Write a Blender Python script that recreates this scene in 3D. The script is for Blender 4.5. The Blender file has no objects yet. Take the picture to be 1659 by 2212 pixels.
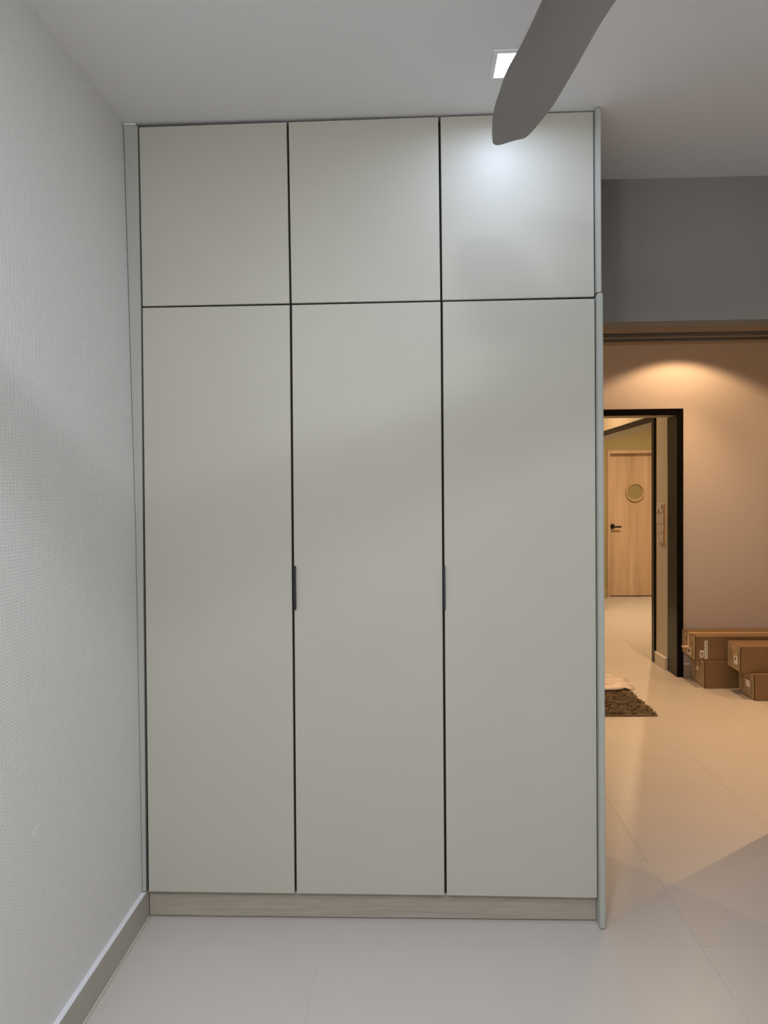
import bpy, bmesh, math, random
from mathutils import Vector, Matrix, noise
random.seed(7)
C = bpy.context.scene.collection
SC = bpy.context.scene
PI = math.pi

# ------------------------------------------------------------ camera
CAMPOS = Vector((0.9216, -2.47, 1.4087)); YAW, PITCH, ROLL, FPX = 0.0373, 0.0264, 0.0100, 1660.0
cam_d = bpy.data.cameras.new('camera'); cam = bpy.data.objects.new('camera', cam_d); C.objects.link(cam)
fwd = Vector((-math.sin(YAW)*math.cos(PITCH), math.cos(YAW)*math.cos(PITCH), -math.sin(PITCH)))
rgt = Vector((math.cos(YAW), math.sin(YAW), 0)); dwn = fwd.cross(rgt)
r2 = rgt*math.cos(ROLL) + dwn*math.sin(ROLL); d2 = -rgt*math.sin(ROLL) + dwn*math.cos(ROLL)
m = Matrix((r2, -d2, -fwd)).transposed().to_4x4(); m.translation = CAMPOS
cam.matrix_world = m
cam_d.sensor_fit = 'VERTICAL'; cam_d.sensor_height = 36.0; cam_d.lens = FPX/2212*36.0
cam_d.clip_start = 0.02; cam_d.clip_end = 60
SC.camera = cam

# ------------------------------------------------------------ world, exposure
w = bpy.data.worlds.new('world'); SC.world = w; w.use_nodes = True
w.node_tree.nodes['Background'].inputs[0].default_value = (0.0, 0.0, 0.0, 1)
w.node_tree.nodes['Background'].inputs[1].default_value = 0.0
SC.view_settings.view_transform = 'Standard'; SC.view_settings.look = 'None'
SC.view_settings.gamma = 1.0; SC.view_settings.use_curve_mapping = False
SC.view_settings.exposure = 0.0

# lamps of the place and added fill lights: name, position, watts, colour (each lamp is built further down around these)
COOL = (0.88, 0.93, 1.0); COOL1 = (0.56, 0.70, 1.0); WARM = (1.0, 0.62, 0.32); YEL = (1.0, 0.72, 0.44)
P_LAMP1 = 2.3       # square panel in view
P_LAMP2 = 13.0      # its fellow behind the camera
P_FILL = 26.0  # added round fill light by the back wall
P_FILL_GLOW = 32.0  # added point light below the round fill
P_SPOT = 28.0       # warm downlight washing the far wall
P_CORE = 64.0
P_LIVA = 122.0       # warm downlight right
P_LIVC = 32.0
P_LIVB = 17.0       # warm downlight left
P_CORR = 25.0
P_SIDE = 40.0

# ------------------------------------------------------------ helpers
def link(o, parent=None):
    C.objects.link(o)
    if parent: o.parent = parent
    return o
def mesh_obj(name, bm, mat, parent=None, smooth=False):
    bmesh.ops.recalc_face_normals(bm, faces=bm.faces)
    me = bpy.data.meshes.new(name); bm.to_mesh(me); bm.free()
    if mat: me.materials.append(mat)
    if smooth:
        for p in me.polygons: p.use_smooth = True
        me.set_sharp_from_angle(angle=math.radians(38))
    return link(bpy.data.objects.new(name, me), parent)
def tag(o, label=None, cat=None, group=None, kind=None):
    if label: o['label'] = label
    if cat: o['category'] = cat
    if group: o['group'] = group
    if kind: o['kind'] = kind
    return o
def empty(name, loc=(0, 0, 0)):
    o = bpy.data.objects.new(name, None); o.empty_display_size = .1; o.location = loc; return link(o)
def box(bm, x0, x1, y0, y1, z0, z1, bev=0, seg=2):
    t = bmesh.new()
    vs = [t.verts.new((x, y, z)) for x in (x0, x1) for y in (y0, y1) for z in (z0, z1)]
    for f in ((0,1,3,2),(4,6,7,5),(0,4,5,1),(2,3,7,6),(0,2,6,4),(1,5,7,3)): t.faces.new([vs[i] for i in f])
    bmesh.ops.recalc_face_normals(t, faces=t.faces)
    if bev: bmesh.ops.bevel(t, geom=list(t.edges), offset=bev, segments=seg, affect='EDGES')
    add(bm, t)
def add(bm, t, M=None):
    mp = {}
    for v in t.verts: mp[v] = bm.verts.new(M @ v.co if M else v.co)
    for f in t.faces:
        try: bm.faces.new([mp[v] for v in f.verts])
        except ValueError: pass
    t.free()
def prism(bm, pts, vec, bev=0, seg=2):
    """polygon pts (3D) extruded by vec"""
    t = bmesh.new(); v = Vector(vec)
    a = [t.verts.new(Vector(p)) for p in pts]; b = [t.verts.new(Vector(p)+v) for p in pts]
    t.faces.new(a); t.faces.new(b[::-1])
    n = len(a)
    for i in range(n): t.faces.new((a[i], b[i], b[(i+1) % n], a[(i+1) % n]))
    bmesh.ops.recalc_face_normals(t, faces=t.faces)
    if bev: bmesh.ops.bevel(t, geom=list(t.edges), offset=bev, segments=seg, affect='EDGES')
    add(bm, t)
def B(name, mat, dims, parent=None, bev=0, off=(0, 0, 0)):
    bm = bmesh.new()
    for d in (dims if isinstance(dims[0], (tuple, list)) else [dims]): box(bm, *d, bev=bev)
    if parent:
        for v in bm.verts: v.co -= parent_origin(parent)
    return mesh_obj(name, bm, mat, parent)
def parent_origin(p):
    v = Vector((0, 0, 0))
    while p: v += p.location; p = p.parent
    return v
def BM(name, bm, mat, parent=None, smooth=False):
    if parent:
        o = parent_origin(parent)
        for v in bm.verts: v.co -= o
    return mesh_obj(name, bm, mat, parent, smooth)

# ------------------------------------------------------------ materials
def mat(name, col, rough=.5, spec=.5, metal=0, var=0, vscale=8, bump=0, bscale=60, stretch=(1,1,1), coat=0, rvar=0):
    m = bpy.data.materials.new(name); m.use_nodes = True; nt = m.node_tree; N = nt.nodes; L = nt.links
    p = N['Principled BSDF']; p.inputs['Roughness'].default_value = rough; p.inputs['Metallic'].default_value = metal
    p.inputs['Specular IOR Level'].default_value = spec; p.inputs['Coat Weight'].default_value = coat
    p.inputs['Base Color'].default_value = (*col, 1)
    tc = N.new('ShaderNodeTexCoord'); mp = N.new('ShaderNodeMapping'); mp.inputs['Scale'].default_value = stretch
    L.new(tc.outputs['Object'], mp.inputs[0])
    if var:
        n = N.new('ShaderNodeTexNoise'); n.inputs['Scale'].default_value = vscale; n.inputs['Detail'].default_value = 5
        L.new(mp.outputs[0], n.inputs['Vector'])
        r = N.new('ShaderNodeValToRGB'); r.color_ramp.elements[0].position = .3; r.color_ramp.elements[1].position = .7
        r.color_ramp.elements[0].color = (*[c*(1-var) for c in col], 1); r.color_ramp.elements[1].color = (*[min(1, c*(1+var)) for c in col], 1)
        L.new(n.outputs['Fac'], r.inputs[0]); L.new(r.outputs[0], p.inputs['Base Color'])
        if rvar:
            mr = N.new('ShaderNodeMapRange'); mr.inputs['To Min'].default_value = max(0, rough-rvar); mr.inputs['To Max'].default_value = rough+rvar
            L.new(n.outputs['Fac'], mr.inputs[0]); L.new(mr.outputs[0], p.inputs['Roughness'])
    if bump:
        n2 = N.new('ShaderNodeTexNoise'); n2.inputs['Scale'].default_value = bscale; n2.inputs['Detail'].default_value = 6
        L.new(mp.outputs[0], n2.inputs['Vector'])
        b = N.new('ShaderNodeBump'); b.inputs['Strength'].default_value = bump; b.inputs['Distance'].default_value = .002
        L.new(n2.outputs['Fac'], b.inputs['Height']); L.new(b.outputs[0], p.inputs['Normal'])
    return m
def emit(name, col, s):
    m = bpy.data.materials.new(name); m.use_nodes = True; nt = m.node_tree
    nt.nodes.remove(nt.nodes['Principled BSDF'])
    e = nt.nodes.new('ShaderNodeEmission'); e.inputs[0].default_value = (*col, 1); e.inputs[1].default_value = s
    nt.links.new(e.outputs[0], nt.nodes['Material Output'].inputs[0]); return m

M_door = mat('cream_laminate', (.495, .475, .405), .42, .4, var=.015, vscale=3)
M_panel = mat('cream_panel', (.43, .435, .39), .45, .4)
M_dark = mat('dark_gap', (.03, .022, .015), .8)
M_black = mat('black_metal', (.008, .008, .009), .4)
M_plinth = mat('grey_wood', (.40, .35, .29), .5, .3, var=.10, vscale=9, stretch=(1, 8, 14), bump=.1)
M_ceil = mat('ceiling_paint', (.80, .79, .79), .9, .1, bump=.12, bscale=90)
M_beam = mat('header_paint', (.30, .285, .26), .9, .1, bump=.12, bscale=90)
M_far = mat('far_wall_paint', (.60, .54, .51), .9, .1, bump=.1, bscale=80)
M_plain = mat('white_paint', (.72, .70, .67), .9, .1)
M_cream = mat('cream_paint', (.52, .49, .42), .9, .1, bump=.1, bscale=80)
M_yellow = mat('yellow_paint', (.42, .35, .19), .9, .1)
M_grout = mat('grout', (.62, .57, .50), .8)
M_tile = mat('beige_tile', (.62, .575, .53), .33, .45, var=.03, vscale=1.2, rvar=.04)
M_skirt = mat('skirting_tile', (.47, .44, .375), .35, .4, var=.04, vscale=3)
M_skirtw = mat('skirting_lit_top', (.80, .80, .84), .6)  # white stands in for lamp light on the skirting tops
M_skirtc = mat('corridor_skirting', (.60, .56, .49), .4)
M_lacq = mat('dark_lacquered_wood', (.005, .0045, .004), .2, .13, var=.5, vscale=6, stretch=(30, 30, 1), rvar=.08, bump=.15, bscale=20)
M_track = mat('brown_timber', (.26, .19, .13), .6, .3, var=.1, vscale=6, stretch=(1, 20, 20))
M_trackd = mat('dark_timber', (.10, .068, .042), .6, .3, var=.1, vscale=6, stretch=(1, 20, 20))
M_white = mat('white_plastic', (.8, .8, .8), .4)
M_blade = mat('fan_blade_grey', (.27, .26, .255), .5, .3)
M_fan = mat('fan_body', (.45, .44, .43), .4)
M_paper = mat('paper', (.85, .82, .77), .8, .1)
M_card = mat('cardboard', (.25, .15, .070), .55, .5, var=.06, vscale=9, bump=.15, bscale=120)
M_cardl = mat('cardboard_end', (.42, .32, .21), .8, .15, var=.08, vscale=12)
M_tape = mat('packing_tape', (.62, .47, .30), .3, .5)
M_ink = mat('ink', (.06, .045, .035), .8)
M_inkb = mat('brown_ink', (.15, .09, .05), .8)
M_crease = mat('crease', (.05, .028, .014), .9)
M_chip = mat('chip', (.86, .85, .82), .6)
M_oakring = mat('porthole_ring', (.55, .41, .24), .4)
M_glass = mat('frosted_glass', (.33, .27, .13), .3, .5)
M_rug = mat('olive_chenille', (.26, .20, .13), .95, .05, var=.25, vscale=40)
M_rugb = mat('rug_binding', (.24, .18, .11), .9, .05)
M_towel = mat('white_towel', (.86, .78, .70), .95, .05, bump=.4, bscale=300)

def oak_mat():
    m = mat('oak_veneer', (.5, .33, .19), .5, .35); nt = m.node_tree; N = nt.nodes; L = nt.links; p = N['Principled BSDF']
    tc = N.new('ShaderNodeTexCoord')
    mp = N.new('ShaderNodeMapping'); mp.inputs['Scale'].default_value = (5, 5, .3); L.new(tc.outputs['Object'], mp.inputs[0])
    a = N.new('ShaderNodeTexNoise'); a.inputs['Scale'].default_value = 1.5; a.inputs['Detail'].default_value = 6; a.inputs['Distortion'].default_value = .3
    L.new(mp.outputs[0], a.inputs['Vector'])
    r = N.new('ShaderNodeValToRGB'); r.color_ramp.elements[0].position = .32; r.color_ramp.elements[1].position = .68
    r.color_ramp.elements[0].color = (.48, .33, .21, 1); r.color_ramp.elements[1].color = (.74, .55, .38, 1)
    L.new(a.outputs['Fac'], r.inputs[0])
    mp2 = N.new('ShaderNodeMapping'); mp2.inputs['Scale'].default_value = (60, 60, 1.5); L.new(tc.outputs['Object'], mp2.inputs[0])
    b = N.new('ShaderNodeTexNoise'); b.inputs['Scale'].default_value = 2; b.inputs['Detail'].default_value = 4; L.new(mp2.outputs[0], b.inputs['Vector'])
    mx = N.new('ShaderNodeMix'); mx.data_type = 'RGBA'; mx.blend_type = 'MULTIPLY'; mx.inputs[0].default_value = .35
    L.new(r.outputs[0], mx.inputs['A']); L.new(b.outputs['Color'], mx.inputs['B']); L.new(mx.outputs['Result'], p.inputs['Base Color'])
    # keep brightness of the multiply neutral
    bc = N.new('ShaderNodeRGBToBW'); L.new(b.outputs['Color'], bc.inputs[0]); ad = N.new('ShaderNodeMath'); ad.operation = 'ADD'; ad.inputs[1].default_value = .45
    L.new(bc.outputs[0], ad.inputs[0]); L.new(ad.outputs[0], mx.inputs['B'])
    return m
M_oak = oak_mat()

def wallpaper():
    m = mat('woven_wallpaper', (.82, .81, .785), .48, .35); nt = m.node_tree; N = nt.nodes; L = nt.links; p = N['Principled BSDF']
    tc = N.new('ShaderNodeTexCoord'); sp = N.new('ShaderNodeSeparateXYZ'); L.new(tc.outputs['Object'], sp.inputs[0])
    def mul(a, k):
        n = N.new('ShaderNodeMath'); n.operation = 'MULTIPLY'; L.new(a, n.inputs[0])
        if isinstance(k, (int, float)): n.inputs[1].default_value = k
        else: L.new(k, n.inputs[1])
        return n.outputs[0]
    def fn(op, a, k=None):
        n = N.new('ShaderNodeMath'); n.operation = op; L.new(a, n.inputs[0])
        if k is not None: n.inputs[1].default_value = k
        return n.outputs[0]
    cy = fn('ADD', fn('COSINE', mul(sp.outputs[1], 2*PI/.0158)), 1.0); cz = fn('ADD', fn('COSINE', mul(sp.outputs[2], 2*PI/.0079)), 1.0)
    pr = mul(mul(cy, cz), .5)
    n = N.new('ShaderNodeTexNoise'); n.inputs['Scale'].default_value = 140; n.inputs['Detail'].default_value = 3
    L.new(tc.outputs['Object'], n.inputs['Vector'])
    ad = N.new('ShaderNodeMath'); ad.operation = 'ADD'; L.new(pr, ad.inputs[0]); L.new(mul(n.outputs['Fac'], .9), ad.inputs[1])
    b = N.new('ShaderNodeBump'); b.inputs['Strength'].default_value = .42; b.inputs['Distance'].default_value = .0007
    L.new(ad.outputs[0], b.inputs['Height']); L.new(b.outputs[0], p.inputs['Normal'])
    return m
M_wallpaper = wallpaper()

# ------------------------------------------------------------ setting
ZC = 2.6
def struct(o): o['kind'] = 'structure'; return o
floor = struct(B('floor', M_grout, (-.75, 5.35, -3.75, 7.9, -.12, -.0010)))
# floor tiles, each its own object, mesh shared
TX, TY = .585, .56
tb = bmesh.new(); box(tb, .0009, TX-.0009, .0005, TY-.0005, -.010, 0); tme = bpy.data.meshes.new('floor_tile'); 
bmesh.ops.recalc_face_normals(tb, faces=tb.faces); tb.to_mesh(tme); tb.free(); tme.materials.append(M_tile)
floor_hole = 0
for j in range(-7, 14):
    y0 = -.11 + TY*j
    ox = .04 if y0 < 1.5 else 2.892 - 6*TX
    xr = (-1, 5) if y0 < 1.5 else (-1, 9)
    for i in range(xr[0], xr[1]+3):
        x0 = ox + TX*i
        if y0 + TY < .6 and (x0 > 3.0 or x0 < -.6): continue
        if y0 > 3.6 and x0 < 1.2: continue
        if x0 > 5.0 or x0 < -.95: continue
        o = bpy.data.objects.new('floor_tile', tme); o.location = (x0, y0, 0); link(o, floor)
struct(B('ceiling', M_ceil, (-.75, 5.35, -3.75, 7.9, ZC, ZC+.12)))

bm = bmesh.new()   # left wall leans a touch, as built
prism(bm, [(.018, -3.6, 0), (.018, -3.6, 1.3), (.002, -3.6, ZC), (-.15, -3.6, ZC), (-.15, -3.6, 0)], (0, 4.148, 0))
wl = struct(mesh_obj('wall_left', bm, M_wallpaper))
bm = bmesh.new(); prism(bm, [(.0186, -.707, .601), (.0186, -.692, .606), (.0186, -.668, .617), (.0186, -.670, .621), (.0186, -.690, .615), (.0186, -.704, .607)], (-.0015, 0, 0))
ch = mesh_obj('chip', bm, M_chip, wl); ch['label'] = 'small white chip in the wall surface'
struct(B('wall_back', M_plain, (-.15, 3.1, -3.75, -3.6, 0, ZC)))
struct(B('wall_right', M_beam, (3.0, 3.15, -3.6, .548, 0, ZC)))
wf = struct(B('wall_front', M_beam, [(-.15, 1.50, .548, .668, 0, ZC), (1.50, 2.42, .548, .668, 2.056, ZC), (2.42, 5.2, .548, .668, 0, ZC)]))
struct(B('wall_living_left', M_plain, (-.75, -.6, .668, 3.531, 0, ZC)))
struct(B('wall_living_right', M_plain, (5.2, 5.35, .548, 7.75, 0, ZC)))
struct(B('wall_far', M_far, [(-.6, 1.95, 3.331, 3.531, 0, ZC), (1.95, 2.90, 3.331, 3.531, 1.975, ZC), (2.90, 5.2, 3.331, 3.531, 0, ZC)]))
struct(B('wall_corridor_left', M_cream, (1.65, 1.8, 3.531, 6.65, 0, ZC)))
struct(B('wall_corridor_end', M_cream, (1.8, 3.09, 6.5, 6.65, 0, ZC)))
struct(B('wall_corridor_right', M_cream, [(2.884, 3.09, 3.531, 3.835, 0, ZC), (2.884, 3.09, 3.835, 6.45, 1.975, ZC), (2.884, 3.09, 6.45, 6.5, 0, ZC)]))
struct(B('wall_side_room_left', M_yellow, (2.94, 3.09, 6.65, 7.642, 0, ZC)))
struct(B('wall_side_room', M_yellow, [(3.09, 3.47, 7.642, 7.75, 0, ZC), (3.47, 4.36, 7.642, 7.75, 1.88, ZC), (4.36, 5.2, 7.642, 7.75, 0, ZC)]))

# skirting on the left wall
bb = struct(B('baseboard_left', M_skirt, (.0185, .0325, -3.6, .026, .001, .093), bev=.0015))
te = B('top_edge', M_skirtw, (.012, .0322, -3.6, -.002, .0932, .0965), bb); te['label'] = 'top edge with lamp light put into its pale colour'  # paler than the tile to paint in the light on top
B('floor_joint', M_grout, (.0327, .0385, -3.6, .02, .0002, .004), bb)
bf = struct(B('baseboard_far', mat('far_skirting', (.40, .35, .28), .5), (2.934, 5.2, 3.319, 3.3305, .001, .095), bev=.001))
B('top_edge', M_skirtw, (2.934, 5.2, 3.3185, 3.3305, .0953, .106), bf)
bc = struct(B('baseboard_corridor', M_skirtc, (2.870, 2.8835, 3.545, 3.80, .001, .086), bev=.001))
B('top_edge', M_paper, (2.869, 2.8835, 3.545, 3.80, .0863, .096), bc)
bs = struct(B('baseboard_side_room', M_yellow, (3.10, 3.452, 7.628, 7.6415, .001, .084), bev=.001))
B('top_edge', M_tape, (3.10, 3.452, 7.626, 7.6415, .0843, .094), bs)

# sliding door head track behind the opening: each board a part
tr = struct(B('trim_1', M_trackd, (1.50, 2.80, .669, 1.02, 2.095, 2.20)))
tr['label'] = 'brown timber sliding door head with two dark grooves'
B('board', M_track, (1.50, 2.80, .669, .775, 2.056, 2.0945), tr, bev=.002)
B('board', M_track, (1.50, 2.80, .845, .872, 2.052, 2.0945), tr, bev=.002)
B('board', M_track, (1.50, 2.80, .945, 1.02, 2.052, 2.0945), tr, bev=.002)
B('runner', M_trackd, (1.50, 2.80, .79, .83, 2.066, 2.0945), tr, bev=.002)
B('runner', M_trackd, (1.50, 2.80, .886, .93, 2.066, 2.0945), tr, bev=.002)
jb = struct(B('trim_2', M_track, (2.42, 2.50, .669, .735, 0.001, 2.05), bev=.002)); 

# black doorway frame in the far wall
t2 = struct(empty('trim_3', (2.44, 3.33, 0))); t2['label'] = 'black lacquered frame of the doorway in the far wall'
B('jamb', M_lacq, (2.886, 2.9005, 3.3305, 3.531, .001, 1.95), t2, bev=.001)
B('jamb', M_lacq, (1.9495, 1.964, 3.3305, 3.531, .001, 1.95), t2, bev=.001)
B('casing', M_lacq, (2.886, 2.932, 3.317, 3.3303, .001, 2.003), t2, bev=.0015)
B('casing', M_lacq, (1.918, 1.964, 3.317, 3.3303, .001, 2.003), t2, bev=.0015)
B('head', M_lacq, (1.9642, 2.8858, 3.317, 3.345, 1.955, 2.003), t2, bev=.0015)
B('head_lining', M_cream, (1.9642, 2.8858, 3.3455, 3.531, 1.957, 1.9748), t2)
# second black frame: opening in the corridor's right wall
t3 = struct(empty('trim_4', (2.88, 5.2, 0))); t3['label'] = 'black frame of the opening in the corridor side wall'
B('casing', M_lacq, (2.868, 2.8838, 3.805, 3.872, .001, 1.953), t3, bev=.0015)
B('casing', M_lacq, (2.868, 2.8838, 6.41, 6.48, .001, 1.953), t3, bev=.0015)
B('head', M_lacq, (2.868, 2.8838, 3.805, 6.48, 1.9535, 2.003), t3, bev=.0015)
B('jamb_lining', M_lacq, (2.884, 3.09, 3.8355, 3.87, .001, 1.952), t3)
B('head_lining', M_cream, (2.8842, 3.09, 3.872, 6.45, 1.956, 1.9748), t3)

# oak door with porthole
dr = struct(empty('door_1', (3.9, 7.64, 0))); dr['label'] = 'light oak door with round porthole and black lever at the far end'
bm = bmesh.new(); box(bm, 3.455, 3.492, 7.625, 7.745, .001, 1.915); box(bm, 4.31, 4.35, 7.625, 7.745, .001, 1.915); box(bm, 3.492, 4.31, 7.625, 7.745, 1.875, 1.915)
BM('door_frame', bm, M_oak, dr)
bm = bmesh.new(); box(bm, 3.494, 4.308, 7.705, 7.745, .012, 1.873, bev=.001); BM('door_leaf', bm, M_oak, dr)
B('threshold_gap', M_dark, (3.494, 4.308, 7.71, 7.745, .0005, .0118), dr)
def ring(name, cx, y, cz, r0, r1, depth, mt, parent, n=48):
    bm = bmesh.new(); prof = [(r1, 0), (r1-.006, -depth), (r0+.012, -depth*1.05), (r0, -depth*.35), (r0, 0)]
    R_ = []
    for k in range(n):
        a = 2*PI*k/n; R_.append([bm.verts.new((cx+r*math.cos(a), y+d, cz+r*math.sin(a))) for r, d in prof])
    for k in range(n):
        for q in range(len(prof)):
            q2 = (q+1) % len(prof); bm.faces.new((R_[k][q], R_[k][q2], R_[(k+1) % n][q2], R_[(k+1) % n][q]))
    return BM(name, bm, mt, parent, True)
ring('porthole_ring', 3.828, 7.7045, 1.371, .094, .127, .028, M_oakring, dr)
bm = bmesh.new(); bmesh.ops.create_cone(bm, cap_ends=True, segments=48, radius1=.0955, radius2=.0955, depth=.006, matrix=Matrix.Translation((3.828, 7.701, 1.371)) @ Matrix.Rotation(PI/2, 4, 'X'))
BM('porthole_glass', bm, M_glass, dr)
hd = B('door_handle', M_black, (3.505, 3.562, 7.693, 7.7045, .896, .953), dr, bev=.002); hd['label'] = 'square black rose with a straight lever'
bm = bmesh.new(); box(bm, 3.520, 3.544, 7.65, 7.693, .912, .936, bev=.002); box(bm, 3.520, 3.640, 7.642, 7.656, .909, .930, bev=.002)
BM('lever', bm, M_black, hd)

# ------------------------------------------------------------ wardrobe
wd = empty('built_in_wardrobe', (.78, .27, 0))
tag(wd, 'tall cream built-in wardrobe of six flat doors standing against the left wall', 'wardrobe')
bm = bmesh.new()
box(bm, .058, 1.5015, .0205, .545, .094, 2.588)
car = BM('carcass', bm, M_dark, wd)
tf = B('top_filler', M_panel, (.05, 1.503, .045, .06, 2.5885, 2.5995), wd)
def quad_door(name, tl, tr_, br, bl):
    bm = bmesh.new()
    prism(bm, [(tl[0], 0, tl[1]), (tr_[0], 0, tr_[1]), (br[0], 0, br[1]), (bl[0], 0, bl[1])], (0, .018, 0), bev=.0012)
    return BM(name, bm, M_door, wd)
quad_door('upper_door', (.0545, 2.587), (.5305, 2.590), (.5325, 2.0165), (.0555, 2.0160))
quad_door('upper_door', (.5375, 2.590), (1.0135, 2.593), (1.0155, 2.0170), (.5395, 2.0165))
quad_door('upper_door', (1.0210, 2.593), (1.5000, 2.596), (1.5015, 2.0190), (1.0225, 2.0170))
quad_door('lower_door', (.0550, 2.0105), (.5325, 2.0105), (.5235, .0960), (.0405, .0975))
ld2 = quad_door('lower_door', (.5405, 2.0105), (1.0160, 2.0115), (1.0135, .0945), (.5310, .0960))
ld3 = quad_door('lower_door', (1.0235, 2.0115), (1.5025, 2.0125), (1.5055, .0905), (1.0215, .0945))
def handle(parent, x0, x1, z0, z1, s):
    bm = bmesh.new()
    box(bm, x0, x1, -.013, -.0002, z0, z1, bev=.0012)
    h = BM('handle', bm, M_black, parent); h['label'] = 'slim black edge pull'
handle(ld2, .5355, .5425, 1.030, 1.172, 1)
handle(ld3, 1.0165, 1.0235, 1.027, 1.170, 1)
bm = bmesh.new(); prism(bm, [(.0045, .0, 2.593), (.0495, .0, 2.592), (.0495, .0, 2.0), (.031, 0, .098), (.0195, 0, .098), (.0195, 0, 1.3)], (0, .019, 0), bev=.0008)
BM('filler_strip', bm, M_panel, wd)
bm = bmesh.new(); prism(bm, [(1.5055, -.022, 2.0265), (1.5195, -.022, 2.0265), (1.5185, -.022, 2.599), (1.503, -.022, 2.599)], (0, .566, 0), bev=.0022)
BM('upper_side_panel', bm, M_panel, wd)
bm = bmesh.new(); prism(bm, [(1.5085, -.024, .003), (1.5275, -.024, .003), (1.5235, -.024, 2.0245), (1.5060, -.024, 2.0245)], (0, .568, 0), bev=.0028, seg=3)
BM('lower_side_panel', bm, M_panel, wd)
B('plinth', M_plinth, (.0335, 1.5075, .026, .042, .0045, .0895), wd, bev=.0006)
B('plinth_back', M_dark, (.0335, 1.5075, .043, .5, .0005, .088), wd)
cb = bmesh.new(); box(cb, .004, .046, -.004, .004, 2.5935, 2.5995, bev=.002); BM('sealant_bead', cb, M_ceil, wd)

# ------------------------------------------------------------ ceiling lamps
def area(name, loc, size, watts, col, parent, round_=False, spread=PI):
    l = bpy.data.lights.new(name, 'AREA'); l.shape = 'DISK' if round_ else 'SQUARE'; l.size = size; l.energy = watts; l.color = col; l.spread = spread
    o = bpy.data.objects.new(name, l); o.location = Vector(loc)-parent_origin(parent); link(o, parent)
M_em = emit('led_diffuser', (.90, .94, 1.0), 14.0); M_em2 = emit('fill_diffuser', (.95, .97, 1.0), 2.0); M_emw = emit('warm_diffuser', (1, .7, .4), 6.0)
def square_lamp(x, y, watts, label, col=COOL, spread=PI):
    t = empty('ceiling_light', (x, y, ZC)); tag(t, label, 'ceiling light', 'square panel lights in the bedroom ceiling')
    a, b = .074, .060
    bm = bmesh.new()
    box(bm, x-a, x+a, y-a, y-b, ZC-.006, ZC-.0002, bev=.0012); box(bm, x-a, x+a, y+b, y+a, ZC-.006, ZC-.0002, bev=.0012)
    box(bm, x-a, x-b, y-b, y+b, ZC-.006, ZC-.0002, bev=.0012); box(bm, x+b, x+a, y-b, y+b, ZC-.006, ZC-.0002, bev=.0012)
    BM('frame', bm, M_white, t)
    B('diffuser', M_em, (x-b+.0005, x+b-.0005, y-b+.0005, y+b-.0005, ZC-.0022, ZC-.0003), t)
    area('panel_light', (x, y, ZC-.008), .10, watts, col, t, False, spread)
square_lamp(1.225, -.280, P_LAMP1, 'lit square ceiling panel light above the wardrobe, half hidden by the fan blade', COOL1, 2.95)
square_lamp(1.225, -1.95, P_LAMP2, 'square ceiling panel light just behind the fan, over the camera side of the room')
bl_ = empty('ceiling_light', (.45, -2.8, ZC)); tag(bl_, 'added large round fill light by the back wall, out of view', 'ceiling light')  # unseen lamp added to give the room soft fill light
bm = bmesh.new(); bmesh.ops.create_cone(bm, cap_ends=True, segments=48, radius1=.25, radius2=.26, depth=.05, matrix=Matrix.Translation((.45, -2.8, ZC-.0255)))
BM('housing', bm, M_white, bl_)
bm = bmesh.new(); bmesh.ops.create_cone(bm, cap_ends=True, segments=48, radius1=.235, radius2=.235, depth=.004, matrix=Matrix.Translation((.45, -2.8, ZC-.053)))
BM('diffuser', bm, M_em2, bl_)
area('panel_light', (.45, -2.8, ZC-.058), .46, P_FILL, COOL, bl_, True)
l = bpy.data.lights.new('fill_glow', 'POINT'); l.energy = P_FILL_GLOW; l.color = COOL; l.shadow_soft_size = .10  # added bare point light that lifts the upper walls and ceiling
o = bpy.data.objects.new('fill_glow', l); o.location = (0, 0, -.17); link(o, bl_)
def round_lamp(x, y, label, watts, kind, target=None, cone=90, blend=.3, col=WARM, rad=.02, spread=PI, core=0):
    t = empty('downlight', (x, y, ZC)); tag(t, label, 'ceiling light')
    bm = bmesh.new(); n = 32
    prof = [(.045, -.0003), (.045, -.005), (.034, -.006), (.034, -.0003)]
    R_ = [[bm.verts.new((x+r*math.cos(2*PI*k/n), y+r*math.sin(2*PI*k/n), ZC+z)) for r, z in prof] for k in range(n)]
    for k in range(n):
        for q in range(3): bm.faces.new((R_[k][q], R_[k][q+1], R_[(k+1) % n][q+1], R_[(k+1) % n][q]))
    BM('trim_ring', bm, M_white, t, True)
    bm = bmesh.new(); bmesh.ops.create_cone(bm, cap_ends=True, segments=32, radius1=.033, radius2=.033, depth=.002, matrix=Matrix.Translation((x, y, ZC-.0016)))
    BM('diffuser', bm, M_emw, t)
    if kind == 'spot':
        l = bpy.data.lights.new('beam', 'SPOT'); l.energy = watts; l.color = col; l.spot_size = math.radians(cone); l.spot_blend = blend; l.shadow_soft_size = rad
        o = bpy.data.objects.new('beam', l); o.location = (0, 0, -.03)
        if target: o.rotation_euler = (Vector(target)-Vector((x, y, ZC-.03))).to_track_quat('-Z', 'Y').to_euler()
        link(o, t)
        if core:
            l2 = bpy.data.lights.new('beam', 'SPOT'); l2.energy = core; l2.color = col; l2.spot_size = math.radians(80); l2.spot_blend = 1; l2.shadow_soft_size = rad
            o2 = bpy.data.objects.new('beam', l2); o2.location = (0, 0, -.031); link(o2, t)
    else: area('beam', (x, y, ZC-.008), .06, watts, col, t, True, spread)
round_lamp(2.88, 2.91, 'warm round downlight washing the far wall beside the black doorway', P_SPOT, 'spot', None, 129, .26, core=P_CORE)
round_lamp(3.20, 1.36, 'warm round downlight over the living room floor', P_LIVA, 'spot', None, 84, 1.0)
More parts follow.
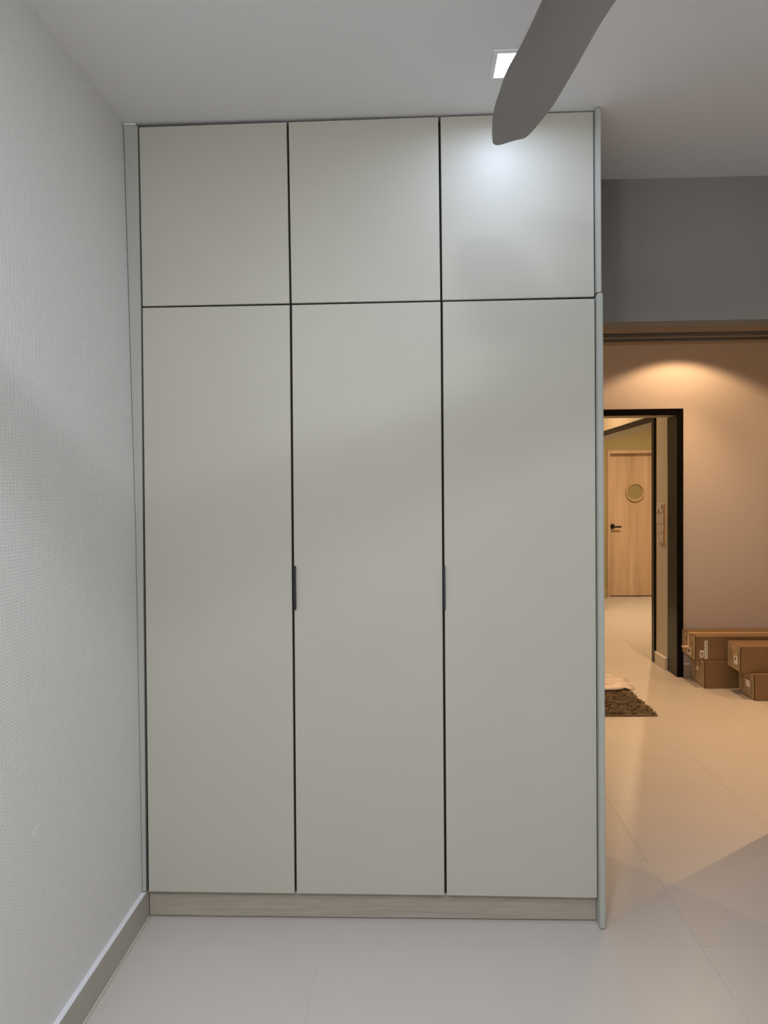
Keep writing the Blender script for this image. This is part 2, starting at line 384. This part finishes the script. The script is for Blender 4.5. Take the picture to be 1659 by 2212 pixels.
round_lamp(4.20, 2.15, 'warm round downlight further right over the boxes', P_LIVC, 'spot', None, 150, .5)
round_lamp(.20, 2.20, 'warm round downlight in the living room behind the wardrobe', P_LIVB, 'area')
round_lamp(2.05, 4.90, 'warm round downlight in the corridor', P_CORR, 'area', col=WARM)
round_lamp(3.60, 6.05, 'warm round downlight before the oak door', P_SIDE, 'area', col=YEL, spread=2.85)

# ------------------------------------------------------------ ceiling fan
HX, HY, HZ = 1.315, -1.215, 2.30
fn = empty('ceiling_fan', (HX, HY, ZC)); tag(fn, 'grey ceiling fan whose blade crosses in front of the square light', 'ceiling fan')
def lathe(name, prof, mt, parent, n=32):
    bm = bmesh.new(); R_ = [[bm.verts.new((HX+r*math.cos(2*PI*k/n), HY+r*math.sin(2*PI*k/n), z)) for r, z in prof] for k in range(n)]
    for k in range(n):
        for q in range(len(prof)-1): bm.faces.new((R_[k][q], R_[k][q+1], R_[(k+1) % n][q+1], R_[(k+1) % n][q]))
    bmesh.ops.remove_doubles(bm, verts=bm.verts, dist=1e-5)
    return BM(name, bm, mt, parent, True)
lathe('canopy', [(0, ZC-.001), (.07, ZC-.001), (.065, ZC-.03), (.03, ZC-.06), (0, ZC-.06)], M_fan, fn)
lathe('downrod', [(0, ZC-.06), (.013, ZC-.06), (.013, HZ+.06), (0, HZ+.06)], M_fan, fn)
lathe('motor', [(0, HZ+.065), (.05, HZ+.06), (.095, HZ+.03), (.10, HZ), (.09, HZ-.02), (.05, HZ-.035), (0, HZ-.037)], M_fan, fn)
LE = [(1.188, -1.16), (1.176, -1.10), (1.166, -1.038), (1.149, -.909), (1.130, -.80), (1.124, -.715), (1.1205, -.631), (1.126, -.539), (1.134, -.475), (1.137, -.462)]
RE = [(1.345, -1.15), (1.318, -1.09), (1.301, -1.031), (1.288, -.947), (1.276, -.828), (1.264, -.717), (1.253, -.635), (1.230, -.533), (1.217, -.494), (1.209, -.484)]
TIPM = [(1.145, -.4515), (1.1615, -.456), (1.182, -.4705), (1.198, -.480)]
def blade(ang):
    bm = bmesh.new(); NS = 8
    def spl(P, q=5):
        out = []; n = len(P)
        for k in range(n-1):
            p0, p1, p2, p3 = P[max(k-1, 0)], P[k], P[k+1], P[min(k+2, n-1)]
            for t in [i/q for i in range(q)]: out.append(tuple(.5*(2*p1[c]+(p2[c]-p0[c])*t+(2*p0[c]-5*p1[c]+4*p2[c]-p3[c])*t*t+(3*p1[c]-p0[c]-3*p2[c]+p3[c])*t**3) for c in (0, 1)))
        return out+[P[-1]]
    def zz(u, y=0): return HZ + .010*math.sin(PI*u)*min(1, max(0, (-.47-y)/.45))
    rows = []
    for (a, b) in zip(spl(LE), spl(RE)):
        rows.append([(a[0]+(b[0]-a[0])*u/NS, a[1]+(b[1]-a[1])*u/NS, zz(u/NS, a[1])) for u in range(NS+1)])
    ax, ay = TIPM[0]; last = [rows[-1][0]]
    tipx = [1.1372, 1.145, 1.153, 1.1615, 1.172, 1.182, 1.190, 1.198, 1.209]
    tipy = [-.4615, -.4515, -.4525, -.456, -.4635, -.4705, -.476, -.480, -.484]
    rows.append([(tipx[u], tipy[u], zz(u/NS, -.46)) for u in range(NS+1)])
    rot = Matrix.Translation((HX, HY, 0)) @ Matrix.Rotation(ang, 4, 'Z') @ Matrix.Translation((-HX, -HY, 0))
    lo = [[bm.verts.new(rot @ Vector(p)) for p in r] for r in rows]
    hi = [[bm.verts.new(rot @ (Vector(p)+Vector((0, 0, .007 if 0 < i < NS and j < len(rows)-1 else .002)))) for i, p in enumerate(r)] for j, r in enumerate(rows)]
    n = len(rows)
    for j in range(n-1):
        for i in range(NS):
            bm.faces.new((lo[j][i], lo[j][i+1], lo[j+1][i+1], lo[j+1][i])); bm.faces.new((hi[j][i], hi[j+1][i], hi[j+1][i+1], hi[j][i+1]))
        bm.faces.new((lo[j][0], lo[j+1][0], hi[j+1][0], hi[j][0])); bm.faces.new((lo[j][NS], hi[j][NS], hi[j+1][NS], lo[j+1][NS]))
    for i in range(NS):
        bm.faces.new((lo[0][i], hi[0][i], hi[0][i+1], lo[0][i+1])); bm.faces.new((lo[-1][i], lo[-1][i+1], hi[-1][i+1], hi[-1][i]))
    bl = BM('blade', bm, M_blade, fn, True)
    bm = bmesh.new(); t = bmesh.new(); box(t, 1.235, 1.315, -1.20, -1.08, HZ+.012, HZ+.022, bev=.003); add(bm, t, rot)
    BM('blade_arm', bm, M_fan, bl)
for k in range(3): blade(2*PI*k/3)

# ------------------------------------------------------------ cardboard boxes
def carton(name, label, x0, x1, y0, y1, z0, z1, skew=0):
    t = empty(name, ((x0+x1)/2, (y0+y1)/2, z0)); tag(t, label, 'box', 'cardboard boxes by the far wall')
    bm = bmesh.new(); prism(bm, [(x0, y0, z0), (x1, y0, z0), (x1, y1, z0), (x0+skew, y1, z0)], (0, 0, z1-z0), bev=.002)
    BM('body', bm, M_card, t)
    # end panel slightly proud on the left face
    bm = bmesh.new(); prism(bm, [(x0-.0012, y0+.004, z0+.003), (x0+skew-.0012, y1-.004, z0+.003), (x0+skew-.0012, y1-.004, z1-.003), (x0-.0012, y0+.004, z1-.003)], (.001, 0, 0))
    BM('end_flap', bm, M_cardl, t)
    B('edge_crease', M_crease, (x0-.0016, x0+.003, y0-.0008, y0+.003, z0+.004, z1-.004), t)
    return t
def lf(t, name, mt, x0, skew, y0, y1, Y0, Y1, z0, z1, off=.003):
    """thin sheet on the left (end) face between depths y0..y1"""
    def X(y): return x0 + skew*(y-Y0)/(Y1-Y0) - off
    bm = bmesh.new(); cells = [(y0, y1, z0, z1)]
    if name == 'printing':
        name = 'lettering'; rnd = random.Random(int(y0*7919+z0*1e4)); cells = []
        z = z0
        while z < z1-.004:
            dz = rnd.uniform(.006, .014); ya = y0+(y1-y0)*rnd.uniform(0, .3); yb = y1-(y1-y0)*rnd.uniform(0, .35)
            cells.append((ya, yb, z, min(z1, z+dz*.4)))
            if rnd.random() < .7: ym = rnd.uniform(ya, (ya+yb)/2); cells.append((ym, ym+(y1-y0)*.25, z+dz*.4, min(z1, z+dz*.8)))
            z += dz
    for (p0, p1, q0, q1) in cells: prism(bm, [(X(p0), p0, q0), (X(p1), p1, q0), (X(p1), p1, q1), (X(p0), p0, q1)], (.0012, 0, 0))
    return BM(name, bm, mt, t)
def strokes(t, x0, x1, z0, z1, y, n, seed, mt=None, vertical=True):
    rnd = random.Random(seed); bm = bmesh.new()
    for k in range(n):
        zc = z0+(z1-z0)*(k+.5)/n; h = (z1-z0)/n*.55; 
        xa = x0+(x1-x0)*rnd.uniform(0, .35); xb = x0+(x1-x0)*rnd.uniform(.6, 1)
        box(bm, xa, xb, y-.0006, y, zc-h*.18, zc+h*.18)
        xm = rnd.uniform(xa, xb); box(bm, xm-.001, xm+.001, y-.0006, y, zc-h*.6, zc+h*.6)
        if rnd.random() < .6: xm = rnd.uniform(xa, xb); box(bm, xm-.0008, xm+.0008, y-.0006, y, zc-h*.6, zc+h*.3)
    return BM('lettering', bm, mt or M_ink, t)
# B: lower box by the doorway ; A: long box lying on it
b = carton('cardboard_box', 'lower cardboard box on the floor against the far wall under the long box', 2.965, 3.95, 2.985, 3.316, .001, .1945, .02)
lf(b, 'label_sheet', M_paper, 2.965, .02, 3.12, 3.165, 2.985, 3.316, .098, .122)
lf(b, 'printing', M_inkb, 2.965, .02, 3.10, 3.11, 2.985, 3.316, .05, .18); lf(b, 'printing', M_inkb, 2.965, .02, 3.175, 3.19, 2.985, 3.316, .05, .17); lf(b, 'printing', M_inkb, 2.965, .02, 3.22, 3.23, 2.985, 3.316, .06, .175)
lf(b, 'tape_scrap', M_paper, 2.965, .02, 3.02, 3.06, 2.985, 3.316, .175, .19)
a = carton('cardboard_box', 'long taped cardboard box lying on top beside the black doorway, white stickers on its front', 2.908, 4.10, 3.005, 3.316, .1955, .364, .014)
B('tape', M_tape, (2.914, 4.10, 3.13, 3.165, .3641, .3652), a)
lf(a, 'tape_end', M_tape, 2.908, .014, 3.13, 3.162, 3.005, 3.316, .265, .3645, .0045)
bm = bmesh.new(); prism(bm, [(2.910, 3.13, .267), (2.909, 3.162, .273), (2.875, 3.20, .262), (2.879, 3.19, .250), (2.895, 3.15, .259)], (.001, 0, .001)); BM('tape_tail', bm, M_tape, a)
B('front_fold', M_inkb, (2.930, 2.9325, 3.0035, 3.0055, .290, .362), a)
B('flap_gap', M_ink, [(2.912, 2.922, 3.012, 3.125, .3635, .3646), (2.914, 2.924, 3.172, 3.29, .3635, .3646)], a)
lb = lf(a, 'label_sheet', M_paper, 2.908, .014, 3.105, 3.175, 3.005, 3.316, .213, .262); 
lf(a, 'label_print', M_inkb, 2.908, .014, 3.12, 3.16, 3.005, 3.316, .224, .25, .0042)
for (p, q, r_, s_) in ((3.195, 3.225, .29, .335), (3.195, 3.225, .225, .275), (3.06, 3.095, .29, .325), (3.055, 3.075, .21, .265)): lf(a, 'printing', M_inkb, 2.908, .014, p, q, 3.005, 3.316, r_, s_)
bm = bmesh.new(); prism(bm, [(2.938, 3.005, .2135), (2.965, 3.005, .2165), (2.967, 3.005, .267), (2.939, 3.005, .267)], (0, -.001, 0)); s1 = BM('sticker', bm, M_paper, a); s1['label'] = 'square white sticker with a black mark'
bm = bmesh.new(); prism(bm, [(2.971, 3.005, .206), (2.992, 3.005, .2065), (2.993, 3.005, .338), (2.970, 3.005, .334)], (0, -.001, 0)); s2 = BM('sticker', bm, M_paper, a); s2['label'] = 'tall narrow white sticker lettered upwards'
bm = bmesh.new()   # bold mark on the square sticker
for d in ((2.946, 2.960, .2505, .254), (2.946, 2.960, .2365, .240), (2.946, 2.960, .223, .2265), (2.948, 2.951, .226, .251), (2.954, 2.957, .239, .251)): box(bm, d[0], d[1], 3.0034, 3.0038, d[2], d[3])
BM('lettering', bm, M_ink, s1)
strokes(s2, 2.975, 2.988, .212, .30, 3.0038, 11, 3); strokes(s2, 2.973, 2.990, .302, .332, 3.0038, 2, 5)
c_d = carton('cardboard_box', 'low cardboard box in front at floor level, its corner nearest the camera', 3.172, 4.05, 2.672, 2.925, .001, .1725, .004)
lf(c_d, 'label_sheet', M_paper, 3.172, .004, 2.74, 2.80, 2.672, 2.925, .07, .115)
for (p, q, r_, s_) in ((2.70, 2.715, .03, .13), (2.835, 2.85, .05, .14), (2.87, 2.88, .05, .14), (2.735, 2.80, .125, .135)): lf(c_d, 'printing', M_inkb, 3.172, .004, p, q, 2.672, 2.925, r_, s_)
c_c = carton('cardboard_box', 'upper cardboard box of the front pair with a white sheet on its end', 3.105, 4.0, 2.728, 2.955, .1735, .347, .006)
lf(c_c, 'label_sheet', M_paper, 3.105, .006, 2.775, 2.83, 2.728, 2.955, .215, .27)
lf(c_c, 'lettering', M_ink, 3.105, .006, 2.80, 2.812, 2.728, 2.955, .24, .262, .0045)
for (p, q, r_, s_) in ((2.75, 2.758, .20, .32), (2.86, 2.875, .23, .31), (2.895, 2.905, .23, .31)): lf(c_c, 'printing', M_inkb, 3.105, .006, p, q, 2.728, 2.955, r_, s_)
lf(c_c, 'tape_scrap', M_paper, 3.105, .006, 2.84, 2.85, 2.728, 2.955, .318, .33)

# ------------------------------------------------------------ rug and towel
rg = empty('bath_rug', (2.05, 2.6, 0)); tag(rg, 'shaggy olive brown rug on the floor before the black doorway', 'rug')
bm = bmesh.new(); prism(bm, [(1.62, 2.305, .0008), (2.4285, 2.316, .0008), (2.413, 2.87, .0008), (1.62, 2.87, .0008)], (0, 0, .006)); BM('backing', bm, M_rugb, rg)
bm = bmesh.new(); prism(bm, [(1.62, 2.300, .0075), (2.4285, 2.313, .0075), (2.428, 2.326, .0075), (1.62, 2.313, .0075)], (0, 0, .002), bev=.0015); BM('binding', bm, M_rugb, rg)
bm = bmesh.new()
gy = 2.337
while gy < 2.865:
    gx = 1.63
    while gx < 2.424 - (gy-2.3)*.02:
        if gx > 1.9 or True:
            x = gx+random.uniform(-.004, .004); y = gy+random.uniform(-.004, .004)
            q = noise.noise(Vector((x*16, y*45, 0)))
            h = .013+.010*q+random.uniform(-.003, .003); r = random.uniform(.0036, .0052)
            a0 = 6*noise.noise(Vector((x*22, y*22, 5))); lx, ly = .009*math.cos(a0)+random.uniform(-.003, .003), .007*math.sin(a0)-.003
            base = [bm.verts.new((x+r*math.cos(a), y+r*math.sin(a), .007)) for a in (.3, 1.9, 3.4, 5)]
            top = [bm.verts.new((x+lx+r*.85*math.cos(a), y+ly+r*.85*math.sin(a), .007+h*.8)) for a in (.3, 1.9, 3.4, 5)]
            tp = bm.verts.new((x+lx*1.3, y+ly*1.3, .007+h))
            for k in range(4):
                bm.faces.new((base[k], base[(k+1) % 4], top[(k+1) % 4], top[k])); bm.faces.new((top[k], top[(k+1) % 4], tp))
        gx += .0085
    gy += .0085
pl = BM('pile', bm, M_rug, rg); pl['kind'] = 'stuff'

def towel():
    # crumpled cloth: upper surface over an outline, with folds
    ctrl = [(1.90, 2.85), (2.08, 2.835), (2.22, 2.838), (2.32, 2.850), (2.375, 2.885), (2.425, 2.925), (2.474, 2.962), (2.462, 2.985), (2.418, 3.005), (2.410, 3.03), (2.452, 3.06), (2.474, 3.085), (2.462, 3.125), (2.425, 3.17), (2.405, 3.215), (2.36, 3.25), (2.24, 3.255), (2.05, 3.25), (1.90, 3.24), (1.87, 3.05)]
    n = len(ctrl); outline = []
    for k in range(n):
        p0, p1, p2, p3 = ctrl[k-1], ctrl[k], ctrl[(k+1) % n], ctrl[(k+2) % n]
        for q in range(10):
            t = q/10
            outline.append(tuple(.5*(2*p1[c]+(p2[c]-p0[c])*t+(2*p0[c]-5*p1[c]+4*p2[c]-p3[c])*t*t+(3*p1[c]-p0[c]-3*p2[c]+p3[c])*t**3) for c in (0, 1)))
    def seg(px, py, pts):
        dm = 9
        for (ax, ay), (bx, by) in zip(pts, pts[1:]):
            t = max(0, min(1, ((px-ax)*(bx-ax)+(py-ay)*(by-ay))/((bx-ax)**2+(by-ay)**2)))
            dm = min(dm, math.hypot(px-ax-t*(bx-ax), py-ay-t*(by-ay)))
        return dm
    ridges = [([(1.88, 3.17), (2.1, 3.18), (2.26, 3.17), (2.38, 3.21)], .030, .030), ([(1.88, 3.05), (2.14, 3.06), (2.32, 3.09), (2.45, 3.09)], .026, .034),
              ([(1.88, 3.00), (2.10, 2.985), (2.24, 2.94), (2.30, 2.93)], .024, .022), ([(1.95, 2.88), (2.2, 2.885), (2.34, 2.93), (2.36, 2.975), (2.45, 2.965)], .024, .026),
              ([(2.38, 3.19), (2.44, 3.08)], .018, .016), ([(2.20, 2.995), (2.34, 3.00)], .020, .020), ([(1.9, 2.93), (2.12, 2.925)], .016, .012)]
    valleys = [([(1.88, 3.115), (2.2, 3.12), (2.36, 3.15)], .022, .014), ([(1.88, 3.02), (2.16, 3.025), (2.38, 3.02)], .018, .012), ([(2.0, 2.95), (2.2, 2.965)], .014, .010), ([(2.16, 2.905), (2.21, 2.91)], .008, .010)]
    cx, cy = 2.19, 3.05; NR = 46; bm = bmesh.new(); rings = []
    for k in range(NR):
        f = 1-(k/NR)**1.25; ring_ = []
        for (ox, oy) in outline:
            x = cx+(ox-cx)*f; y = cy+(oy-cy)*f
            d = 0 if k == 0 else seg(x, y, outline+outline[:1]); e = min(1, d/.028); e = math.sqrt(1-(1-e)**2)
            h = .016+.006*noise.noise(Vector((x*10, y*14, 2)))
            for p, a_, w_ in ridges: h += a_*math.exp(-(seg(x, y, p)/(w_*.72))**2)
            for p, a_, w_ in valleys: h -= 1.5*a_*math.exp(-(seg(x, y, p)/w_)**2)
            b_ = .027*min(1, max(0, (2.94-y)/.045))*min(1, max(0, (2.47-x)/.03)); 
            ring_.append(bm.verts.new((x, y, .004+b_+e*max(.004, h))))
        rings.append(ring_)
    m_ = len(outline)
    for k in range(NR-1):
        for q in range(m_): bm.faces.new((rings[k][q], rings[k][(q+1) % m_], rings[k+1][(q+1) % m_], rings[k+1][q]))
    bm.faces.new(rings[-1])
    low = [bm.verts.new((v.co.x, v.co.y, v.co.z-.003)) for v in rings[0]]
    for q in range(m_): bm.faces.new((rings[0][q], low[q], low[(q+1) % m_], rings[0][(q+1) % m_]))
    o = mesh_obj('towel', bm, M_towel, None, True)
    tag(o, 'crumpled white cloth heaped on the back edge of the rug', 'towel')
towel()

# ------------------------------------------------------------ paper sheets hanging on the corridor wall
ps = empty('paper_strip', (2.87, 3.63, 1.3)); tag(ps, 'chain of four white paper sheets hanging on the corridor wall inside the black doorway', 'paper')
bm = bmesh.new(); box(bm, 2.8785, 2.8836, 3.555, 3.735, .985, 1.296); BM('backing_strip', bm, M_tape, ps)
for k, (z1, z0, ya, yb, tx) in enumerate(((1.297, 1.222, 3.575, 3.74, .004), (1.219, 1.140, 3.58, 3.745, -.002), (1.137, 1.062, 3.575, 3.735, .003), (1.059, .985, 3.585, 3.735, -.002))):
    bm = bmesh.new(); n = 6
    rows = []
    for i in range(n+1):
        z = z1+(z0-z1)*i/n; x = 2.874-.006*math.sin(PI*i/n*.5)-.003*(k % 2); sh = tx*i
        rows.append([bm.verts.new((x, ya+sh*.6, z)), bm.verts.new((x-.003, (ya+yb)/2+sh*.6, z)), bm.verts.new((x, yb+sh*.6, z))])
    for i in range(n):
        for j in range(2): bm.faces.new((rows[i][j], rows[i][j+1], rows[i+1][j+1], rows[i+1][j]))
    g = bmesh.ops.solidify(bm, geom=bm.faces[:], thickness=.0012)
    o = BM('sheet', bm, M_paper, ps)
    if k == 0:
        o['label'] = 'topmost sheet with two torn dark slits'
        bm = bmesh.new(); prism(bm, [(2.872, 3.60, 1.288), (2.872, 3.615, 1.288), (2.869, 3.605, 1.255)], (-.005, 0, 0)); BM('slit', bm, M_inkb, o); bm = bmesh.new(); prism(bm, [(2.869, 3.68, 1.25), (2.867, 3.70, 1.224), (2.867, 3.665, 1.224)], (-.006, 0, 0)); BM('slit', bm, M_inkb, o)
